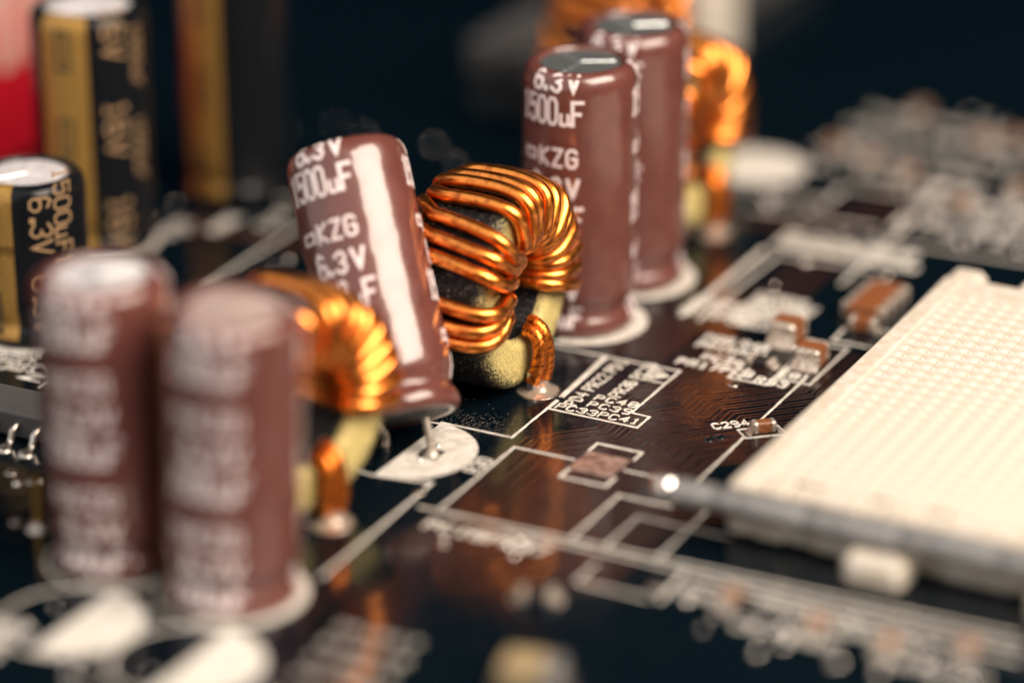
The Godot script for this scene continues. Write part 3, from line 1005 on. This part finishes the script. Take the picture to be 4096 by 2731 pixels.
	var mm := MultiMesh.new()
	mm.transform_format = MultiMesh.TRANSFORM_3D
	mm.mesh = tile
	mm.instance_count = rest.size()
	for k in rest.size():
		mm.set_instance_transform(k, Transform3D(Basis(), at(rest[k][1], rest[k][2])))
	var mi := MultiMeshInstance3D.new()
	mi.name = "pin_hole_field"
	mi.multimesh = mm
	mi.material_override = mat.cream
	o.add_child(mi, true)
	mi.set_meta("kind", "stuff")
	# the steel lever
	var l := MB.new()
	var pa := PackedVector3Array()
	var ra := PackedFloat32Array()
	var LV := V0 - 1.25
	for k in 6:
		var a := PI / 2 * k / 5.0
		pa.append(Vector3(15.6 + 0.9 - 0.9 * sin(a + 0.05), 3.3, -LV + 0.0))
		ra.append(maxf(0.12, 0.95 * sin(a + 0.05)))
	pa.reverse(); ra.reverse()
	var seq := PackedVector3Array()
	var rs := PackedFloat32Array()
	for k in 6:
		var a := PI / 2 * k / 5.0
		seq.append(Vector3(15.4 + 0.95 * (1.0 - cos(a)), 3.25, -LV))
		rs.append(maxf(0.08, 0.86 * sin(a)))
	for k in range(1, 45):
		seq.append(Vector3(16.35 + k * 0.8, 3.25 + 0.05 * sin(k * 0.35), -LV + 0.05 * sin(k * 0.22)))
		rs.append(0.86)
	l.tube(seq, rs, 20)
	part("lever", l, mat.steel, o)
	var tip := MB.new()
	tip.lathe(arc_pts(Vector2.ZERO, 1.0, -PI / 2, PI / 2, 16), 28)
	part("lever_tip", tip, mat.polished, o, Vector3(15.45, 3.3, -LV) * S)

# ------------------------------------------------------------------ everything
func _ready() -> void:
	rng.seed = 7
	var cam := Camera3D.new()
	cam.name = "camera"
	add_child(cam)
	cam.position = at(94.03, -185.27, 94.38)
	var yaw := deg_to_rad(26.9)
	var pitch := deg_to_rad(22.8)
	var fw := Vector3(-sin(yaw) * cos(pitch), -sin(pitch), -cos(yaw) * cos(pitch))
	cam.look_at_from_position(cam.position, cam.position + fw, Vector3.UP)
	cam.fov = rad_to_deg(2.0 * atan(1365.5 / 13500.0))
	cam.near = 0.01
	cam.far = 3.0
	var lens := CameraAttributesPhysical.new()
	lens.frustum_focal_length = 118.6
	lens.frustum_focus_distance = FOCUS
	lens.frustum_near = 0.01
	lens.frustum_far = 3.0
	lens.exposure_aperture = 118.6 / APERTURE_MM
	cam.attributes = lens
	cam.current = true

	var we := WorldEnvironment.new()
	we.name = "environment"
	var env := Environment.new()
	env.background_mode = Environment.BG_COLOR
	env.background_color = lin(0.0008, 0.0068, 0.0125)
	env.tonemap_mode = Environment.TONE_MAPPER_LINEAR
	env.tonemap_exposure = 1.0
	env.sdfgi_enabled = true
	env.ssao_enabled = true
	env.ssil_enabled = true
	we.environment = env
	add_child(we)

	# a softbox to the right of the camera, and a weaker one to its left
	var mid := at(-5, -5, 8)
	for d in [["key_light", 54.0, 45.0, 320.0, Vector2(0.29, 0.2), 0.31, Color(1.0, 0.93, 0.86)], ["fill_light", -62.0, 35.0, 600.0, Vector2(1.2, 1.1), 0.42, Color(1.0, 0.98, 0.96)]]:
		var az: float = yaw + deg_to_rad(d[1])
		var el := deg_to_rad(d[2])
		var dir := Vector3(sin(az) * cos(el), sin(el), cos(az) * cos(el))
		var l := AreaLight3D.new()
		l.name = d[0]
		add_child(l)
		var p: Vector3 = mid + dir * float(d[3]) * S
		l.look_at_from_position(p, mid, Vector3.UP)
		l.area_size = d[4]
		l.light_energy = d[5]
		l.light_color = d[6]
		l.shadow_enabled = true
		l.area_range = 4.0

	materials()
	make_board()
	make_socket()

	# brown capacitors
	var L := 20.0
	var R := 4.12
	var t := brown_cap("leaning_capacitor", "brown capacitor torn from its place, leaning left with one lead showing", at(-5.5, -5.4, 2.28), 0.0, R, 19.0, 3, 0.05, mat.bright_aluminium)
	var r3 := Vector3(cos(yaw), 0, -sin(yaw))
	var up3 := Vector3(-sin(yaw) * sin(pitch), cos(pitch), -cos(yaw) * sin(pitch))
	var lean := deg_to_rad(12.5)
	var back := deg_to_rad(-9.0)
	var ax := (cos(back) * (-sin(lean) * r3 + cos(lean) * up3) - sin(back) * fw).normalized()
	var zz := (Vector3(0.452, 0, 0.892) - ax * Vector3(0.452, 0, 0.892).dot(ax)).normalized()
	var xx := ax.cross(zz)
	t.basis = Basis(xx, ax, zz) * Basis(Vector3.UP, deg_to_rad(-24.0))
	var inv := t.transform.affine_inverse()
	for k in [[-3.6, -4.82, 1.0], [-7.05, -4.85, -1.0]]:
		var foot: Vector3 = inv * at(k[0], k[1], -0.3) / S
		var foot2: Vector3 = inv * at(k[0], k[1], 0.5) / S
		var head: Vector3 = inv * (t.transform * Vector3(0, 0.0002, 0) + r3 * 0.00165 * float(k[2])) / S
		var pa := PackedVector3Array()
		for j in 11: pa.append(head.bezier_interpolate(head + Vector3(0, -0.7, 0), foot2 + (foot2 - foot) * 0.4, foot2, j / 10.0))
		pa.append(foot)
		var mb := MB.new()
		mb.tube(pa, 0.3, 14)
		part("lead", mb, mat.plated, t)
	var r1 := brown_cap("brown_capacitor", "upright brown capacitor directly behind the sharp copper coil", at(-5.1, 20.9), deg_to_rad(-6), R, L, 8, 0.035, mat.bright_aluminium)
	dup(r1, "farther brown capacitor of the upright pair behind the sharp coil", at(-5.4, 30.4), deg_to_rad(-1))
	var f2 := dup(r1, "blurred brown capacitor at the front, touching the blurred orange coil", at(-4.9, -28.2), deg_to_rad(8))
	f2.rotation.z = deg_to_rad(-2.2)
	var f1 := dup(r1, "blurred brown capacitor at the front left, its right side in shadow", at(-13.7, -27.2), deg_to_rad(6))
	f1.rotation.z = deg_to_rad(1.5)
	f1.get_node("can_top").material_override = mat.aluminium
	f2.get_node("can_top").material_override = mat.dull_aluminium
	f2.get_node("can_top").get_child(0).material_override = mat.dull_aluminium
	f1.scale.y = 0.96
	f2.scale.y = 0.955
	# black capacitors with gold stripes
	black_cap("short_black_capacitor", "short black capacitor with gold stripe and bright top at the left edge", at(-39.5, 1.3), deg_to_rad(-7), R, 12.3, 31, [["6.3V", 43.0, 11.6, 1.5], ["6.3V", 43.0, 5.6, 1.5], ["1500µF", 68.0, 13.6, 1.3], ["1500µF", 68.0, 7.0, 1.3]])
	black_cap("black_capacitor", "tall black capacitor with gold stripe, silver top and 16V lettering", at(-45.3, 18.4), deg_to_rad(7), 4.45, 19.3, 37, [["16V", 40.0, 20.2, 1.75], ["16V", 40.0, 12.6, 1.75], ["16V", 40.0, 5.0, 1.75], ["1000µF", 72.0, 18.4, 1.0], ["1000µF", 72.0, 11.0, 1.0]])
	black_cap("black_capacitor", "dim black capacitor with gold stripe in the dark behind the leaning capacitor", at(-41.6, 33.2), deg_to_rad(-8), 4.2, 19.3, 41, [])

	# copper coils
	var turns := [21, 10, -1.5, -14, -27, -40, -53, -66, -80, -93, -104]
	var front := [39, 48.5, 61, 79, 88.5, 97.5]
	var all := []
	front.reverse()
	all.append_array(front)
	all.append_array(turns)
	var c2 := coil("sharp copper coil on a black and yellow ring, between the leaning and the upright capacitor", at(-5.7, 7.65), all, 5)
	var c1 := coil("glowing orange coil, blurred, right behind the front brown capacitor", at(-8.1, -16.3), [99, 88, 76, 62, 49, 36, 23, 10, -3, -15, -27, -39, -51, -63, -75, -87, -99], 12)
	c1.rotation.y = deg_to_rad(-13)
	dup(c2, "orange coil beside the far brown capacitor, with a white disc mark at its foot", at(-7.2, 41.6))
	dup(c2, "coil peeping over the tops of the pair of brown capacitors", at(-20.5, 60.3))

	# small parts on the board
	var small := "small ceramic chips soldered to the board"
	chip_cap("tiny brown ceramic chip with silver ends beside the lettering C294", 14.87, 8.5, 41, 1.65, 0.85, 0.86, mat.ceramic, small)
	chip_cap("tall brown ceramic chip standing end on, left of its twin", 10.2, 24.0, 88, 2.6, 2.0, 1.8, mat.ceramic, small)
	chip_cap("brown ceramic chip end on, nearest the cream socket rim", 13.3, 20.9, 91, 2.4, 1.9, 1.5, mat.ceramic, small)
	chip_cap("small reddish ceramic chip lying between the long block and the end-on chips", 14.3, 28.4, 4, 2.0, 1.2, 1.0, mat.ceramic, small)
	chip_cap("low black chip resistor in front of the tall end-on chip", 10.2, 19.2, 0, 1.9, 1.1, 0.5, mat.black_ceramic, small, "chip_resistor", "chip resistor")
	# a block of four ceramic capacitors
	var ar := thing("chip_array", "long brown ceramic block with rows of silver terminals behind the small chips", "chip array", at(13.6, 32.6, 0.03))
	var mb := MB.new()
	mb.rbox(Vector3(-1.15, 0.08, -2.9), Vector3(1.15, 1.15, 2.9), 0.08)
	part("ceramic_body", mb, mat.ceramic, ar)
	for s in [-1.0, 1.0]:
		for k in 4:
			var tm := MB.new()
			tm.rbox(Vector3(s * 1.35 - 0.4, 0.0, -2.55 + 1.5 * k), Vector3(s * 1.35 + 0.4, 1.2, -1.95 + 1.5 * k), 0.15)
			part("terminal", tm, mat.plated, ar)
	# far parts on the right
	var far := "small chips far off on the right of the board"
	var fa := chip_cap("tiny pale chip in the blurred far right of the board", -2.2, 64.5, 0, 2.2, 1.3, 0.7, mat.ceramic, far)
	var spots := [[1.6, 62.5], [5.4, 61.0], [8.2, 71.5], [10.6, 73.0], [13.5, 71.0], [1.0, 75.5], [12.0, 56.0], [15.0, 61.0]]
	for p in spots:
		dup(fa, "tiny pale chip in the blurred far right of the board", at(p[0], p[1], 0.03), deg_to_rad(90.0 * (int(p[0]) % 2)), far)
	# near parts along the lower edge
	var near := "blurred chips along the lower edge"
	var na := chip_cap("first blurred tan chip at the left end of the lower right row", 22.9, -15.6, 90, 2.0, 1.2, 0.7, mat.ceramic, near)
	dup(na, "second blurred tan chip in the lower right row, under the hinge foot", at(28.9, -16.6, 0.03), PI / 2)
	dup(na, "third blurred tan chip in the lower right row", at(33.6, -16.9, 0.03), PI / 2)
	dup(na, "blurred tan chip at the right end of the lower row, by the frame edge", at(38.0, -15.2, 0.03), PI / 2)
	chip_cap("blurred greyish chip resistor alone on the dark board below the pad", 12.2, -20.6, 20, 2.4, 1.5, 0.6, mat.black_ceramic, "", "chip_resistor", "chip resistor")
	# the moulded tantalum chip at the bottom edge
	var ta := thing("tantalum_capacitor", "yellow moulded chip with grey end, very blurred at the bottom edge", "chip capacitor", at(17.3, -31.0, 0.02), deg_to_rad(12))
	mb = MB.new()
	mb.rbox(Vector3(-2.0, 0.1, -1.3), Vector3(0.5, 2.0, 1.3), 0.2)
	part("yellow_case", mb, mat.yellow_case, ta)
	mb = MB.new()
	mb.rbox(Vector3(0.503, 0.1, -1.3), Vector3(1.6, 2.0, 1.3), 0.2)
	part("end_stripe", mb, mat.steel, ta)
	for s in [-1.0, 1.0]:
		mb = MB.new()
		mb.rbox(Vector3(s * 2.15 - 0.25 - (0.2 if s > 0 else 0.0), 0.0, -0.9), Vector3(s * 2.15 + 0.25 - (0.2 if s > 0 else 0.0), 0.9, 0.9), 0.1)
		part("terminal", mb, mat.tin, ta)
	# power transistor at the left edge
	var ic := thing("power_transistor", "flat black transistor with bent solder-tipped legs at the left edge", "transistor", at(-30.4, -13.6))
	mb = MB.new()
	mb.rbox(Vector3(-3.9, 0.15, -1.9), Vector3(4.0, 2.05, 1.9), 0.18)
	part("moulded_case", mb, mat.chip_black, ic)
	for k in 4:
		var x := -2.6 + 1.75 * k
		mb = MB.new()
		mb.tube(PackedVector3Array([Vector3(x, 1.15, 1.8), Vector3(x, 1.12, 2.2), Vector3(x, 0.9, 2.5), Vector3(x, 0.3, 2.75), Vector3(x, 0.12, 3.0), Vector3(x, 0.1, 3.6)]), 0.26, 10)
		part("leg", mb, mat.tin, ic)
		mb = MB.new()
		mb.lathe(PackedVector2Array([Vector2(0.6, 0.0), Vector2(0.5, 0.14), Vector2(0.25, 0.26), Vector2(0.001, 0.28)]), 18)
		part("solder_joint", mb, mat.tin, ic, Vector3(x, 0.02, 3.6) * S)
	# loose solder-topped parts below it
	var pin := thing("brass_pin", "thin brass pin standing left of the front left capacitor", "pin", at(-20.6, -26.0))
	mb = MB.new()
	mb.tube(PackedVector3Array([Vector3(0, 0, 0), Vector3(0, 3.4, 0), Vector3(0, 3.8, 0)]), PackedFloat32Array([0.32, 0.32, 0.15]), 12)
	part("pin_shaft", mb, mat.brass, pin)
	mb = MB.new()
	mb.lathe(PackedVector2Array([Vector2(0.9, 0.0), Vector2(0.7, 0.2), Vector2(0.45, 0.4), Vector2(0.3, 0.42)]), 18)
	part("solder_joint", mb, mat.tin, pin)

	# things in the far background
	var slot := thing("red_slot", "long red plastic slot with pale upright pins behind the black capacitors", "slot", at(-64.5, 62))
	mb = MB.new()
	mb.rbox(Vector3(-3.2, 0, 20), Vector3(3.2, 13.5, 62), 0.4)
	part("slot_body", mb, mat.red_plastic, slot)
	for k in 12:
		mb = MB.new()
		mb.rbox(Vector3(2.2, 8.2, 21 + 3.5 * k), Vector3(3.7, 17.5, 22.8 + 3.5 * k), 0.25)
		part("contact_pin", mb, mat.contact, slot)
	var tw := thing("power_connector", "tall cream plastic connector at the top, beyond the far coil", "connector", at(-24.6, 84), deg_to_rad(40))
	mb = MB.new()
	mb.rbox(Vector3(-4, 0, -4), Vector3(3.6, 17, 4), 0.5)
	part("connector_body", mb, mat.cream, tw)
	mb = MB.new()
	mb.rbox(Vector3(-1.6, 4, 4.003), Vector3(1.2, 15, 5.2), 0.4)
	part("latch", mb, mat.cream, tw)

	for k in 2:
		var ms := thing("memory_slot", ["long black slot in the dark behind the sharp coil, the nearer of two", "long black slot in the dark at the top, the farther of two"][k], "slot", at(-36 + 9.5 * k, 92), 0.0, "long black slots in the dark")
		mb = MB.new()
		mb.rbox(Vector3(-3, 0, -20), Vector3(-0.8, 3.2, 24), 0.4)
		part("slot_wall", mb, mat.chip_black, ms)
		mb = MB.new()
		mb.rbox(Vector3(0.8, 0, -20), Vector3(3, 3.2, 24), 0.4)
		part("slot_wall", mb, mat.chip_black, ms)

	# dust
	var grain := MB.new()
	grain.lathe(PackedVector2Array([Vector2(0.001, -0.03), Vector2(0.035, 0.0), Vector2(0.02, 0.03), Vector2(0.001, 0.04)]), 5)
	var gm := grain.mesh()
	var mm := MultiMesh.new()
	mm.transform_format = MultiMesh.TRANSFORM_3D
	mm.mesh = gm
	mm.instance_count = 1500
	for k in 1500:
		var u := rng.randf_range(-8, 18)
		var v := rng.randf_range(-10, 18)
		if k < 550:
			u = -3.0 + rng.randfn(0, 1.5)
			v = 1.0 + rng.randfn(0, 1.0)
		var s := rng.randf_range(0.2, 0.75) * rng.randf_range(0.3, 1.0)
		mm.set_instance_transform(k, Transform3D(Basis(Vector3.UP, rng.randf() * TAU).scaled(Vector3(s * rng.randf_range(0.7, 1.8), s, s)), at(u, v, 0.02 * s)))
	var mi := MultiMeshInstance3D.new()
	mi.name = "dust"
	mi.multimesh = mm
	mi.material_override = mat.dust
	add_child(mi, true)
	tag(mi, "pale specks of dust scattered over the black board", "dust", "", "stuff")
